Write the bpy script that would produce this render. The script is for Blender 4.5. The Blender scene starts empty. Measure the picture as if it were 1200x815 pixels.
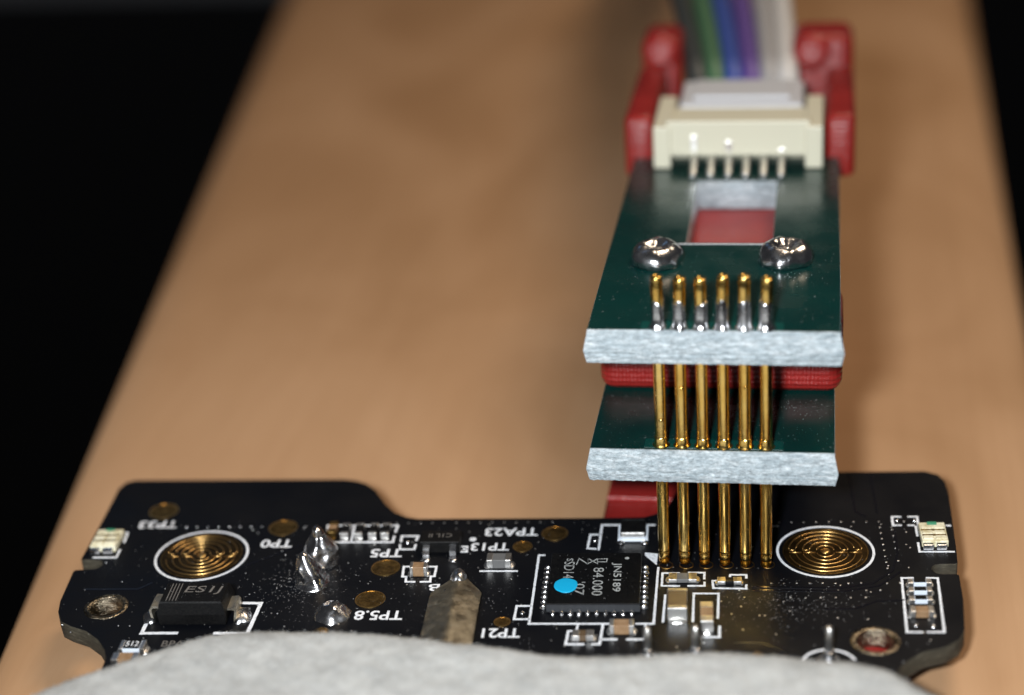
import bpy, bmesh, math, random
from mathutils import Vector, Matrix, noise

# ------------------------------------------------------------------ scene, camera, light
# lengths below are written in millimetres; one Blender unit is one centimetre
S = 0.1
random.seed(7)
scene = bpy.context.scene
scene.unit_settings.scale_length = 0.01
col = scene.collection

PITCH, YAW, ROLL = math.radians(25.214), math.radians(10.47), math.radians(-3.741)
CAM = Vector((6.167, -98.537, 62.113))
fw = Vector((-math.sin(YAW) * math.cos(PITCH), math.cos(YAW) * math.cos(PITCH), -math.sin(PITCH)))
rt = Vector((math.cos(YAW), math.sin(YAW), 0.0))
up = rt.cross(fw)
r2 = math.cos(ROLL) * rt + math.sin(ROLL) * up
u2 = -math.sin(ROLL) * rt + math.cos(ROLL) * up
cd = bpy.data.cameras.new('camera')
cam = bpy.data.objects.new('camera', cd)
col.objects.link(cam)
cd.sensor_width = 36.0
cd.lens = 64.458
cd.clip_start = 0.5
cd.clip_end = 2000
cd.dof.use_dof = True
cd.dof.focus_distance = 11.4
cd.dof.aperture_fstop = 0.175
cam.matrix_world = Matrix(((r2.x, u2.x, -fw.x, CAM.x * S), (r2.y, u2.y, -fw.y, CAM.y * S),
                           (r2.z, u2.z, -fw.z, CAM.z * S), (0, 0, 0, 1)))
scene.camera = cam

w = bpy.data.worlds.new('World')
scene.world = w
w.use_nodes = True
w.node_tree.nodes['Background'].inputs[0].default_value = (0.9, 0.92, 1.0, 1)
w.node_tree.nodes['Background'].inputs[1].default_value = 0.03


def lamp(name, loc, target, size, power, colour, cone=None):
    if cone:
        d = bpy.data.lights.new(name, 'SPOT')
        d.spot_size = math.radians(cone)
        d.spot_blend = 1.0
        d.shadow_soft_size = size / 2 * S
    else:
        d = bpy.data.lights.new(name, 'AREA')
        d.shape = 'DISK'
        d.size = size * S
    d.energy = power
    d.color = colour
    o = bpy.data.objects.new(name, d)
    col.objects.link(o)
    o.location = Vector(loc) * S
    o.rotation_euler = (Vector(target) - Vector(loc)).to_track_quat('-Z', 'Y').to_euler()
    return o


lamp('phone_flash', (-5, -105, 70), (-10, 14, 2), 9, 10300, (0.93, 0.97, 1.0), 66)
lamp('ceiling_lamp', (78, 105, 260), (0, 20, 0), 120, 3800, (1.0, 0.79, 0.57))
lamp('window_glow', (-120, 150, 130), (-10, 0, 0), 60, 34, (0.35, 0.6, 1.0))

scene.view_settings.view_transform = 'Standard'
scene.view_settings.look = 'None'
scene.view_settings.exposure = 0
scene.view_settings.gamma = 1
scene.cycles.use_denoising = True
scene.cycles.max_bounces = 8


# ------------------------------------------------------------------ materials
class Mat:
    def __init__(self, name, color=(.5, .5, .5), rough=.5, metal=0., coat=0., spec=.5):
        self.m = bpy.data.materials.new(name)
        self.m.use_nodes = True
        self.nt = self.m.node_tree
        self.b = self.nt.nodes['Principled BSDF']
        self.b.inputs['Base Color'].default_value = (*color, 1)
        self.b.inputs['Roughness'].default_value = rough
        self.b.inputs['Metallic'].default_value = metal
        self.b.inputs['Coat Weight'].default_value = coat
        self.b.inputs['Specular IOR Level'].default_value = spec
        self.tc = None

    def co(self, scale=(1, 1, 1), rot=(0, 0, 0)):
        if not self.tc:
            self.tc = self.nt.nodes.new('ShaderNodeTexCoord')
        mp = self.nt.nodes.new('ShaderNodeMapping')
        mp.inputs['Scale'].default_value = scale
        mp.inputs['Rotation'].default_value = rot
        self.nt.links.new(self.tc.outputs['Object'], mp.inputs['Vector'])
        return mp.outputs[0]

    def noise(self, scale, detail=4, rough=.6, vec=None, dist=0.):
        n = self.nt.nodes.new('ShaderNodeTexNoise')
        n.inputs['Scale'].default_value = scale
        n.inputs['Detail'].default_value = detail
        n.inputs['Roughness'].default_value = rough
        n.inputs['Distortion'].default_value = dist
        self.nt.links.new(vec or self.co(), n.inputs['Vector'])
        return n.outputs[0]

    def ramp(self, src, stops):
        r = self.nt.nodes.new('ShaderNodeValToRGB')
        e = r.color_ramp.elements
        while len(e) < len(stops):
            e.new(0.5)
        for i, (p, c) in enumerate(stops):
            e[i].position = p
            e[i].color = (*c, 1) if len(c) == 3 else c
        self.nt.links.new(src, r.inputs[0])
        return r.outputs[0]

    def col(self, src):
        self.nt.links.new(src, self.b.inputs['Base Color'])
        return self

    def rough(self, src, lo, hi):
        mr = self.nt.nodes.new('ShaderNodeMapRange')
        mr.inputs[1].default_value = .3
        mr.inputs[2].default_value = .7
        mr.inputs[3].default_value = lo
        mr.inputs[4].default_value = hi
        self.nt.links.new(src, mr.inputs[0])
        self.nt.links.new(mr.outputs[0], self.b.inputs['Roughness'])
        return self

    def bump(self, src, strength, dist):
        bp = self.nt.nodes.new('ShaderNodeBump')
        bp.inputs['Strength'].default_value = strength
        bp.inputs['Distance'].default_value = dist * S
        old = self.b.inputs['Normal'].links
        if old:
            self.nt.links.new(old[0].from_socket, bp.inputs['Normal'])
        self.nt.links.new(src, bp.inputs['Height'])
        self.nt.links.new(bp.outputs[0], self.b.inputs['Normal'])
        return self


def g(v):
    return (v, v, v)


M = {}
m = Mat('black_solder_mask', rough=.32, spec=.2)
m.col(m.ramp(m.noise(1.3, 5), [(.35, (.0022, .0026, .0042)), (.62, (.0032, .0036, .005)), (.75, (.006, .006, .006))]))
m.rough(m.noise(2.2, 6), .36, .56)
m.bump(m.noise(30, 3), .25, .015)
M['mask'] = m.m
m = Mat('raised_black_mask', (.004, .004, .006), .26)
M['trace'] = m.m
m = Mat('board_edge_laminate', rough=.7)
m.col(m.ramp(m.noise(14, 6, .7, m.co((1, 1, 4))), [(.3, (.02, .017, .012)), (.55, (.06, .052, .035)), (.75, (.14, .125, .09))]))
m.bump(m.noise(60, 4), .6, .05)
M['black_edge'] = m.m
m = Mat('green_solder_mask', (.0015, .024, .021), .22, spec=.5)
m.col(m.ramp(m.noise(1.6, 4), [(.3, (.001, .021, .019)), (.7, (.0015, .03, .026))]))
m.rough(m.noise(3.5, 6), .14, .34)
m.bump(m.noise(20, 3), .15, .01)
M['green'] = m.m
m = Mat('green_mask_over_copper', (.003, .05, .042), .22)
M['green_trace'] = m.m
m = Mat('bare_glass_fibre_edge', rough=.55, spec=.5)
m.col(m.ramp(m.noise(9, 8, .75, m.co((1, 1, 5.5)), .4), [(.28, (.22, .27, .30)), (.5, (.42, .48, .51)), (.68, (.72, .76, .78))]))
sp = m.ramp(m.noise(34, 6, .8, m.co((.7, 1, 1.5))), [(.34, g(.45)), (.48, g(.9)), (.62, g(1.25))])
mx = m.nt.nodes.new('ShaderNodeMix')
mx.data_type = 'RGBA'
mx.blend_type = 'MULTIPLY'
mx.inputs[0].default_value = .85
m.nt.links.new(m.b.inputs['Base Color'].links[0].from_socket, mx.inputs[6])
m.nt.links.new(sp, mx.inputs[7])
m.col(mx.outputs[2])
m.rough(m.noise(30, 4, .6, m.co((1, 1, 3))), .2, .6)
m.bump(m.noise(26, 8, .8, m.co((.55, 1, 3))), .9, .09)
m.bump(m.noise(75, 4, .8, m.co((.5, 1, 1.6))), .9, .06)
M['fr4'] = m.m
m = Mat('red_printed_plastic', (.30, .012, .014), .27, spec=.5)
m.col(m.ramp(m.noise(2.5, 4), [(.3, (.21, .012, .010)), (.7, (.29, .02, .017))]))
wv = m.nt.nodes.new('ShaderNodeTexWave')
wv.wave_type = 'BANDS'
wv.bands_direction = 'Z'
wv.inputs['Scale'].default_value = 8.5
wv.inputs['Distortion'].default_value = 1.2
wv.inputs['Detail'].default_value = 2
wv.inputs['Detail Scale'].default_value = 5
m.nt.links.new(m.co(), wv.inputs[0])
wx = m.nt.nodes.new('ShaderNodeTexWave')
wx.wave_type = 'BANDS'
wx.bands_direction = 'X'
wx.inputs['Scale'].default_value = 13
wx.inputs['Distortion'].default_value = 1.5
m.nt.links.new(m.co(), wx.inputs[0])
m.bump(wv.outputs['Fac'], .6, .05)
m.bump(wx.outputs['Fac'], .3, .04)
m.bump(m.noise(32, 4), .7, .07)
M['red'] = m.m
m = Mat('gold_plating', (1.0, .62, .17), .24, 1.0)
m.col(m.ramp(m.noise(5, 6, .7, m.co((1, 1, .45))), [(.3, (.72, .38, .07)), (.5, (1.0, .64, .17)), (.75, (1.0, .78, .34))]))
m.rough(m.noise(9, 6), .09, .3)
m.bump(m.noise(20, 6, .7), .3, .035)
M['gold'] = m.m
m = Mat('amber_gold_tip', (.85, .40, .05), .26, 1.0)
m.bump(m.noise(18, 4), .4, .04)
M['amber'] = m.m
m = Mat('dull_gold_pad', (.42, .28, .10), .38, 1.0)
m.col(m.ramp(m.noise(16, 6, .75), [(.35, (.10, .062, .022)), (.55, (.33, .21, .07)), (.72, (.75, .52, .2))]))
m.bump(m.noise(40, 5, .7), .8, .04)
M['pad'] = m.m
m = Mat('dark_gold_contact', (.16, .095, .03), .35, .9)
m.col(m.ramp(m.noise(9, 5), [(.35, (.03, .018, .006)), (.65, (.10, .06, .02))]))
M['contact'] = m.m
m = Mat('bright_gold_track', (.95, .60, .22), .3, 1.0)
M['track'] = m.m
m = Mat('solder', (.78, .79, .8), .2, 1.0)
m.col(m.ramp(m.noise(7, 5), [(.3, (.5, .5, .52)), (.65, (.86, .86, .87))]))
m.rough(m.noise(6, 5), .1, .36)
m.bump(m.noise(14, 5, .7), .5, .08)
M['solder'] = m.m
m = Mat('tin_terminal', (.8, .79, .77), .34, 1.0)
m.bump(m.noise(40, 4, .7), .6, .04)
M['tin'] = m.m
m = Mat('hole_plating', (.5, .45, .36), .4, 1.0)
m.col(m.ramp(m.noise(12, 5, .7, m.co((1, 1, 3))), [(.35, (.06, .05, .035)), (.6, (.45, .38, .28))]))
m.rough(m.noise(11, 5), .15, .45)
m.bump(m.noise(9, 5, .7, m.co((1, 1, 3))), 1.0, .25)
M['hole_wall'] = m.m
m = Mat('nickel_strip', (.55, .52, .45), .3, 1.0)
m.col(m.ramp(m.noise(12, 6, .75), [(.33, (.5, .45, .35)), (.5, (.72, .66, .53)), (.75, (.88, .83, .72))]))
m.rough(m.noise(14, 5), .26, .5)
m.bump(m.noise(20, 6, .75), .6, .07)
M['nickel'] = m.m
m = Mat('white_silkscreen_ink', (.74, .76, .80), .6)
m.col(m.ramp(m.noise(45, 4, .7), [(.32, (.42, .44, .48)), (.5, (.76, .78, .82))]))
m.bump(m.noise(60, 3), .5, .02)
M['silk'] = m.m
m = Mat('laser_marking', (.36, .37, .36), .7)
m.col(m.ramp(m.noise(50, 4, .7), [(.35, (.16, .16, .16)), (.55, (.42, .43, .42))]))
M['marking'] = m.m
m = Mat('dim_laser_marking', (.13, .12, .11), .7)
M['dim_marking'] = m.m
m = Mat('black_epoxy', (.006, .006, .006), .45, spec=.2)
m.col(m.ramp(m.noise(70, 3, .7), [(.4, (.0025, .0025, .003)), (.72, (.009, .0085, .008))]))
m.bump(m.noise(90, 3, .7), .6, .025)
M['epoxy'] = m.m
m = Mat('chip_side_epoxy', (.028, .03, .034), .5)
m.bump(m.noise(70, 4), .5, .03)
M['epoxy_side'] = m.m
m = Mat('brown_ceramic', (.28, .17, .09), .42)
m.col(m.ramp(m.noise(20, 4), [(.35, (.22, .13, .065)), (.7, (.33, .21, .12))]))
M['brown'] = m.m
m = Mat('dark_brown_ceramic', (.10, .065, .035), .35)
M['dark_brown'] = m.m
m = Mat('grey_ceramic', (.12, .12, .12), .5)
M['grey_ceramic'] = m.m
m = Mat('white_ceramic', (.66, .72, .8), .5)
M['white_ceramic'] = m.m
m = Mat('led_cream_plastic', (.72, .68, .5), .4)
m.col(m.ramp(m.noise(14, 4, .7), [(.35, (.5, .43, .24)), (.55, (.78, .74, .56))]))
m.bump(m.noise(30, 3), .6, .05)
M['led'] = m.m
m = Mat('led_green_mark', (.04, .25, .14), .5)
M['led_green'] = m.m
m = Mat('connector_cream_nylon', (.60, .57, .44), .45)
M['nylon'] = m.m
m = Mat('plug_white_nylon', (.52, .53, .56), .4)
M['plug'] = m.m
m = Mat('blue_paint_dot', (.006, .42, .72), .5)
M['blue'] = m.m
m = Mat('dust', (.34, .34, .34), .8)
M['dust'] = m.m
m = Mat('grey_felt', rough=.95, spec=.15)
m.col(m.ramp(m.noise(7, 8, .75), [(.3, (.34, .35, .35)), (.5, (.44, .45, .445)), (.7, (.54, .55, .54))]))
m.bump(m.noise(16, 8, .8), .6, .2)
m.bump(m.noise(70, 4, .8, m.co((1, .5, 1))), .6, .08)
M['felt'] = m.m
m = Mat('felt_fibre', (.56, .57, .56), .9)
M['fibre'] = m.m
m = Mat('beech_wood', rough=.55, spec=.3)
grain = m.noise(.42, 4, .55, m.co((1, .6, 1), (0, 0, math.radians(-9))), .8)
fine = m.noise(5.5, 6, .7, m.co((1.2, .06, 1), (0, 0, math.radians(-55))))
c1 = m.ramp(grain, [(.3, (.40, .228, .115)), (.5, (.47, .278, .15)), (.7, (.53, .325, .185))])
c2 = m.ramp(fine, [(.3, (.93, .91, .89)), (.6, (1, 1, 1))])
mx = m.nt.nodes.new('ShaderNodeMix')
mx.data_type = 'RGBA'
mx.blend_type = 'MULTIPLY'
mx.inputs[0].default_value = .8
m.nt.links.new(c1, mx.inputs[6])
m.nt.links.new(c2, mx.inputs[7])
m.col(mx.outputs[2])
m.bump(fine, .25, .06)
M['wood'] = m.m
m = Mat('dark_floor', (.003, .0025, .002), .8)
M['floor'] = m.m
for nm, c in dict(wire_black=(.03, .035, .035), wire_green=(.05, .12, .06), wire_blue=(.03, .06, .25),
                  wire_violet=(.10, .055, .22), wire_grey=(.30, .29, .29), wire_white=(.52, .50, .48)).items():
    M[nm] = Mat(nm + '_insulation', c, .45).m


# ------------------------------------------------------------------ mesh helpers
def finish(name, bm, mats, parent=None, smooth=False, angle=None, kind=None, label=None):
    bmesh.ops.scale(bm, vec=(S, S, S), verts=bm.verts)
    me = bpy.data.meshes.new(name)
    bm.to_mesh(me)
    bm.free()
    return link(name, me, mats, parent, smooth, kind, label)


def link(name, me, mats, parent=None, smooth=False, kind=None, label=None):
    for mt in (mats if isinstance(mats, (list, tuple)) else [mats]):
        me.materials.append(M[mt])
    if smooth:
        me.polygons.foreach_set('use_smooth', [True] * len(me.polygons))
    o = bpy.data.objects.new(name, me)
    col.objects.link(o)
    if parent:
        o.parent = parent
    if kind:
        o['kind'] = kind
    if label:
        o['label'] = label
    return o


def thing(name, label, cat, loc=(0, 0, 0), rz=0., group=None):
    o = bpy.data.objects.new(name, None)
    col.objects.link(o)
    o.empty_display_size = .3
    o.location = Vector(loc) * S
    o.rotation_euler = (0, 0, rz)
    o['label'] = label
    o['category'] = cat
    if group:
        o['group'] = group
    return o


def add_box(bm, x0, x1, y0, y1, z0, z1, b=.0, seg=2):
    r = bmesh.ops.create_cube(bm, size=1)
    vs = r['verts']
    for v in vs:
        v.co = Vector((x0 + (v.co.x + .5) * (x1 - x0), y0 + (v.co.y + .5) * (y1 - y0), z0 + (v.co.z + .5) * (z1 - z0)))
    if b > 0:
        es = list({e for v in vs for e in v.link_edges})
        bmesh.ops.bevel(bm, geom=es, offset=b, segments=seg, profile=.5, affect='EDGES')
    return bm


def box(x0, x1, y0, y1, z0, z1, b=.0, seg=2):
    return add_box(bmesh.new(), x0, x1, y0, y1, z0, z1, b, seg)


def add_lathe(bm, prof, n=24, c=(0, 0, 0), sx=1, sy=1, jit=0., seed=0., tilt=(0, 0)):
    rings = []
    for r, z in prof:
        ring = []
        for i in range(n):
            a = 2 * math.pi * i / n
            k = 1 + (jit * noise.noise(Vector((math.cos(a) * 1.6 + seed, math.sin(a) * 1.6, z * 1.4 + seed))) if jit else 0)
            ring.append(bm.verts.new((c[0] + r * k * math.cos(a) * sx + tilt[0] * z, c[1] + r * k * math.sin(a) * sy + tilt[1] * z, c[2] + z)))
        rings.append(ring)
    for a, b in zip(rings, rings[1:]):
        for i in range(n):
            bm.faces.new((a[i], a[(i + 1) % n], b[(i + 1) % n], b[i]))
    bm.faces.new(list(reversed(rings[0])))
    bm.faces.new(rings[-1])
    return bm


def lathe(prof, n=24, **k):
    return add_lathe(bmesh.new(), prof, n, **k)


def add_tube(bm, pts, r, n=10, radii=None):
    pts = [Vector(p) for p in pts]
    rings = []
    for i, p in enumerate(pts):
        t = (pts[min(i + 1, len(pts) - 1)] - pts[max(i - 1, 0)]).normalized()
        a = t.cross(Vector((0, 0, 1)))
        if a.length < 1e-4:
            a = Vector((1, 0, 0))
        a.normalize()
        b = t.cross(a)
        rr = radii[i] if radii else r
        rings.append([bm.verts.new(p + rr * (a * math.cos(2 * math.pi * k / n) + b * math.sin(2 * math.pi * k / n))) for k in range(n)])
    for a, b in zip(rings, rings[1:]):
        for k in range(n):
            bm.faces.new((a[k], a[(k + 1) % n], b[(k + 1) % n], b[k]))
    bm.faces.new(rings[0])
    bm.faces.new(list(reversed(rings[-1])))
    bmesh.ops.recalc_face_normals(bm, faces=bm.faces)
    return bm


def solid(outlines, z0, z1, bevel=0., res=2):
    """flat plate from closed outlines (first the rim, then holes), as a mesh in Blender units"""
    cu = bpy.data.curves.new('plate', 'CURVE')
    cu.dimensions = '2D'
    cu.fill_mode = 'BOTH'
    for pts in outlines:
        sp = cu.splines.new('POLY')
        sp.points.add(len(pts) - 1)
        for p, q in zip(sp.points, pts):
            p.co = (q[0] * S, q[1] * S, 0, 1)
        sp.use_cyclic_u = True
    cu.extrude = (z1 - z0) / 2 * S - bevel * S
    cu.bevel_depth = bevel * S
    cu.bevel_resolution = res
    cu.offset = -bevel * S
    o = bpy.data.objects.new('plate', cu)
    col.objects.link(o)
    dg = bpy.context.evaluated_depsgraph_get()
    me = bpy.data.meshes.new_from_object(o.evaluated_get(dg))
    bpy.data.objects.remove(o)
    bpy.data.curves.remove(cu)
    for v in me.vertices:
        v.co.z += (z0 + z1) / 2 * S
    me.materials.clear()
    return me


def edge_slot(me, idx=1, lim=.6):
    for p in me.polygons:
        if abs(p.normal.z) < lim:
            p.material_index = idx


def circle(cx, cy, r, n=28, a0=0):
    return [(cx + r * math.cos(a0 + 2 * math.pi * i / n), cy + r * math.sin(a0 + 2 * math.pi * i / n)) for i in range(n)]


def text(name, body, cx, cy, width, height, z, rot, mat, parent, bold=0.0, th=.012, shear=0.):
    cu = bpy.data.curves.new('text', 'FONT')
    cu.body = body
    cu.size = 1
    cu.offset = bold
    cu.shear = shear
    cu.resolution_u = 3
    o = bpy.data.objects.new('text', cu)
    col.objects.link(o)
    dg = bpy.context.evaluated_depsgraph_get()
    me = bpy.data.meshes.new_from_object(o.evaluated_get(dg))
    bpy.data.objects.remove(o)
    bpy.data.curves.remove(cu)
    xs = [v.co.x for v in me.vertices]
    ys = [v.co.y for v in me.vertices]
    x0, x1, y0, y1 = min(xs), max(xs), min(ys), max(ys)
    bm = bmesh.new()
    bm.from_mesh(me)
    bpy.data.meshes.remove(me)
    ca, sa = math.cos(rot), math.sin(rot)
    for v in bm.verts:
        x = ((v.co.x - x0) / (x1 - x0) - .5) * width
        y = ((v.co.y - y0) / (y1 - y0) - .5) * height
        v.co = Vector((cx + ca * x - sa * y, cy + sa * x + ca * y, z + th))
    return finish(name, bm, mat, parent)


def ribbon(pts, width, z, th=.018, jit=.012, closed=False):
    """painted stroke: a thin raised ribbon with slightly uneven edges"""
    P = []
    n = len(pts)
    segs = n if closed else n - 1
    for i in range(segs):
        a, b = Vector(pts[i]), Vector(pts[(i + 1) % n])
        k = max(1, int((b - a).length / .12))
        for j in range(k):
            P.append(a.lerp(b, j / k))
    if not closed:
        P.append(Vector(pts[-1]))
    bm = bmesh.new()
    L_, R_ = [], []
    N = len(P)
    for i, p in enumerate(P):
        if closed:
            q0, q1 = P[(i - 1) % N], P[(i + 1) % N]
        else:
            q0, q1 = P[max(i - 1, 0)], P[min(i + 1, N - 1)]
        d0 = (p - q0).normalized() if (p - q0).length > 1e-6 else (q1 - p).normalized()
        d1 = (q1 - p).normalized() if (q1 - p).length > 1e-6 else d0
        t = (d0 + d1).normalized()
        nn = Vector((-t.y, t.x))
        k = 1 / max(.5, nn.dot(Vector((-d0.y, d0.x))))
        e0 = -width / 2 if (not closed and i == 0) else (width / 2 if (not closed and i == N - 1) else 0)
        a = p + t * e0 * .8 + nn * (width / 2 * k + random.uniform(-jit, jit))
        b = p + t * e0 * .8 - nn * (width / 2 * k + random.uniform(-jit, jit))
        L_.append((bm.verts.new((a.x, a.y, z)), bm.verts.new((a.x, a.y, z + th))))
        R_.append((bm.verts.new((b.x, b.y, z)), bm.verts.new((b.x, b.y, z + th))))
    rng = range(N) if closed else range(N - 1)
    for i in rng:
        j = (i + 1) % N
        bm.faces.new((L_[i][1], R_[i][1], R_[j][1], L_[j][1]))
        bm.faces.new((L_[i][0], L_[i][1], L_[j][1], L_[j][0]))
        bm.faces.new((R_[i][1], R_[i][0], R_[j][0], R_[j][1]))
    bmesh.ops.recalc_face_normals(bm, faces=bm.faces)
    return bm


# ------------------------------------------------------------------ setting: wooden table top, dark floor
TZ = -3.85
me = solid([[(-39.4, -60), (22.0, -60), (30.5, 330), (-100.2, 330)]], TZ - 22, TZ, 6.0, 8)
o = link('table_top', me, 'wood', smooth=False, kind='structure')
o['label'] = 'pale brown wooden table top'
bm = bmesh.new()
bmesh.ops.create_grid(bm, x_segments=1, y_segments=1, size=3000)
for v in bm.verts:
    v.co.z = -720
o = finish('floor', bm, 'floor', kind='structure')
o['label'] = 'dark floor beyond the table edge'

# ------------------------------------------------------------------ black circuit board
PCB_YAW = math.radians(4.0)
pcb = thing('circuit_board', 'black circuit board with round gold key contacts under the gold pins', 'circuit board', (0, 0, 0), PCB_YAW)
rim = [(-40.55, 11.5), (-41.15, 11.2), (-41.45, 10.3), (-41.4, 8.3), (-41.35, 5.3), (-41.35, 1.1), (-41.25, .98), (-40.3, .98)]
rim += [(-40.3 + .59 * math.cos(a), .39 + .59 * math.sin(a)) for a in [math.radians(d) for d in (60, 30, 0, -30, -60, -90)]]
rim += [(-41.3, -.25), (-41.42, -.42), (-41.2, -3.9), (-40.95, -5.1), (-40.4, -6.2), (-39.63, -6.72), (-38.5, -7.25), (-37.45, -8.2), (-36.75, -9.25), (-36.42, -10.1), (-36.35, -11.4),
        (-36.35, -24), (10.1, -24), (10.1, -11.4), (10.3, -10.95), (10.8, -10.35), (11.8, -9.45), (13.1, -8.95), (13.95, -8.2), (14.4, -7.2), (14.75, -4.0), (14.85, -1.32), (14.75, -1.21), (13.85, -1.21)]
rim += [(13.85 + .585 * math.cos(a), -.625 + .585 * math.sin(a)) for a in [math.radians(d) for d in (-120, -150, 180, 150, 120, 90)]]
rim += [(14.8, -.04), (14.95, .1), (15.1, 2.0), (15.5, 8.8), (15.45, 10.3), (15.1, 11.2), (14.3, 11.7), (8.5, 11.72), (-.3, 11.43), (-1.4, 11.1), (-2.1, 10.3), (-2.6, 8.8), (-3.0, 7.4), (-3.5, 6.5), (-4.6, 5.9),
        (-7.7, 5.85), (-19.6, 5.9), (-20.4, 6.1), (-21.3, 6.7), (-22.1, 7.8), (-22.7, 9.0), (-23.2, 9.9), (-23.9, 10.7), (-24.7, 11.15), (-25.6, 11.35)]
HOLES = [(-38.0, -4.6, 1.12), (9.15, -8.35, 1.18)]
me = solid([rim] + [circle(x, y, r) for x, y, r in HOLES], -1.2, 0, .04, 1)
edge_slot(me)
board = link('board', me, ['mask', 'black_edge'], pcb)

# plated holes
for x, y, r in HOLES:
    bm = bmesh.new()
    n = 28
    rings = []
    for rr, z in ((r + .28, .004), (r + .27, .03), (r - .02, .03), (r - .08, -.05), (r - .07, -.4), (r - .09, -.8), (r - .06, -1.15), (r - .02, -1.22)):
        rings.append([bm.verts.new((x + rr * (1 + .03 * noise.noise(Vector((i * .9, z * 9, x)))) * math.cos(2 * math.pi * i / n), y + rr * (1 + .03 * noise.noise(Vector((i * .7, z * 7, y)))) * math.sin(2 * math.pi * i / n), z)) for i in range(n)])
    for a, b in zip(rings, rings[1:]):
        for i in range(n):
            bm.faces.new((a[i], a[(i + 1) % n], b[(i + 1) % n], b[i]))
    finish('plated_hole', bm, 'hole_wall', pcb, True)

# round test pads and their names in white ink (read from the far side of the board)
PADS = [(-37.36, 7.12, 1.0), (-28.59, 4.82, .97), (-20.92, -.21, .94), (-21.35, -3.85, .96), (-12.33, 2.26, .64), (-10.34, 3.85, .87), (-12.88, -6.36, .52)]
for x, y, r in PADS:
    o = finish('test_pad', lathe([(r, .0), (r, .022), (r - .05, .028), (r * .5, .028)], 32, c=(x, y, .001)), 'pad', pcb)
    finish('pad_rim', ribbon(circle(x, y, r - .03, 36), .06, .02, .02, .004, True), 'track', o)
TEXT = {'TP33': (-37.28, 5.36, 2.67, .95), 'TP0': (-28.62, 2.82, 2.13, 1.0), 'TP5': (-21.12, 1.57, 2.1, 1.0), 'TP5.8': (-20.56, -5.61, 3.0, 1.02),
        'TP13': (-14.44, 2.26, 2.5, .95), 'TPA23': (-13.21, 4.1, 3.5, 1.0), 'TP21': (-12.85, -7.54, 2.3, .98), 'B': (-17.52, -2.53, .7, .8)}
for k, (x, y, wd, h) in TEXT.items():
    text('silkscreen_text', k, x, y, wd, h, .004, math.pi, 'silk', pcb, bold=.018)
text('silkscreen_text', 'BPA85', -32.3, -8.62, 2.1, .62, .004, 0, 'dim_marking', pcb)
text('silkscreen_text', 'L8..', -32.5, -9.5, 1.3, .62, .004, 0, 'dim_marking', pcb)
finish('silkscreen_dot', lathe([(.22, 0), (.22, .02)], 20, c=(-15.66, 3.21, .003)), 'silk', pcb)

SILK = [[(-41.1, 4.4), (-39.1, 4.3), (-39.02, 3.1)], [(-39.03, 2.14), (-39.0, 1.21), (-40.53, 1.22)],
        [(12.85, 3.27), (12.88, 4.6), (15.05, 4.52)], [(12.81, 2.43), (12.77, 1.38), (14.88, 1.36)],
        [(12.03, 5.67), (11.5, 5.68), (11.46, 4.61), (11.95, 4.6)], [(12.54, 5.67), (13.1, 5.66), (13.05, 4.59), (12.43, 4.6)],
        [(12.02, -1.64), (11.35, -1.64), (11.05, -7.48), (11.9, -7.48)], [(12.86, -1.65), (13.52, -1.66), (13.2, -7.48), (12.25, -7.48)],
        [(-25.5, 4.24), (-25.6, 5.08), (-20.87, 5.02), (-20.91, 4.18)], [(-20.92, 3.64), (-20.91, 2.92), (-25.16, 2.95)], [(-23.8, 5.0), (-23.68, 3.0)],
        [(-20.38, 2.96), (-20.41, 3.67), (-19.32, 3.65), (-19.38, 3.1)], [(-20.38, 2.57), (-20.3, 2.02), (-19.38, 2.01), (-19.35, 2.56)],
        [(-19.4, -.07), (-19.76, -.07), (-19.69, -1.24), (-19.44, -1.27), (-19.4, -1.85), (-18.84, -1.86)],
        [(-18.18, -.08), (-17.66, -.09), (-17.64, -1.23), (-17.88, -1.23), (-17.84, -1.86), (-18.44, -1.86)],
        [(-14.78, -.64), (-12.46, -.66)], [(-16.25, 2.31), (-15.94, 2.31), (-15.9, 1.68), (-16.24, 1.68)], [(-15.9, 2.0), (-16.15, 2.0)],
        [(-10.84, 1.22), (-11.19, 1.22), (-11.24, -6.55), (-3.75, -6.57), (-3.56, -.34)],
        [(-3.87, 4.86), (-7.3, 4.91), (-7.4, 1.82)], [(-7.36, 3.69), (-8.01, 3.69), (-8.12, 2.0), (-7.6, 1.95)],
        [(-11.3, -4.62), (-12.14, -4.62), (-12.18, -6.06), (-11.3, -6.06)],
        [(-8.29, -6.7), (-8.34, -7.31), (-8.82, -7.33), (-8.9, -8.7), (-7.85, -8.7)], [(-7.32, -8.7), (-6.9, -8.7), (-6.78, -6.7)],
        [(-6.85, -8.2), (-5.92, -8.2)], [(-5.29, -8.2), (-4.29, -8.2), (-4.24, -6.7)],
        [(-2.26, -1.47), (-2.28, -.98), (-3.28, -.97), (-3.32, -2.42), (-2.25, -2.46)], [(-1.68, -1.79), (-1.62, -.93), (-.68, -.94), (-.69, -1.67)],
        [(-.69, -2.06), (-.69, -2.45), (-1.68, -2.44)], [(-.19, -1.88), (.85, -1.81), (.92, -1.2), (1.9, -1.21), (1.89, -1.6)],
        [(1.87, -2.37), (1.85, -2.78), (-.15, -2.71), (-.19, -1.95)], [(-3.09, -3.48), (-3.2, -6.38)], [(-1.42, -6.36), (-1.35, -3.3), (.16, -3.31), (.07, -6.0)],
        [(.16, -6.86), (.14, -7.97), (-.96, -7.97)], [(3.69, 4.61), (4.08, 4.6)], [(3.12, 5.48), (3.1, 4.83), (3.37, 4.83)]]
for q in SILK:
    finish('silkscreen_or_highlight_line', ribbon(q, .15, .004), 'silk', pcb)
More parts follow.
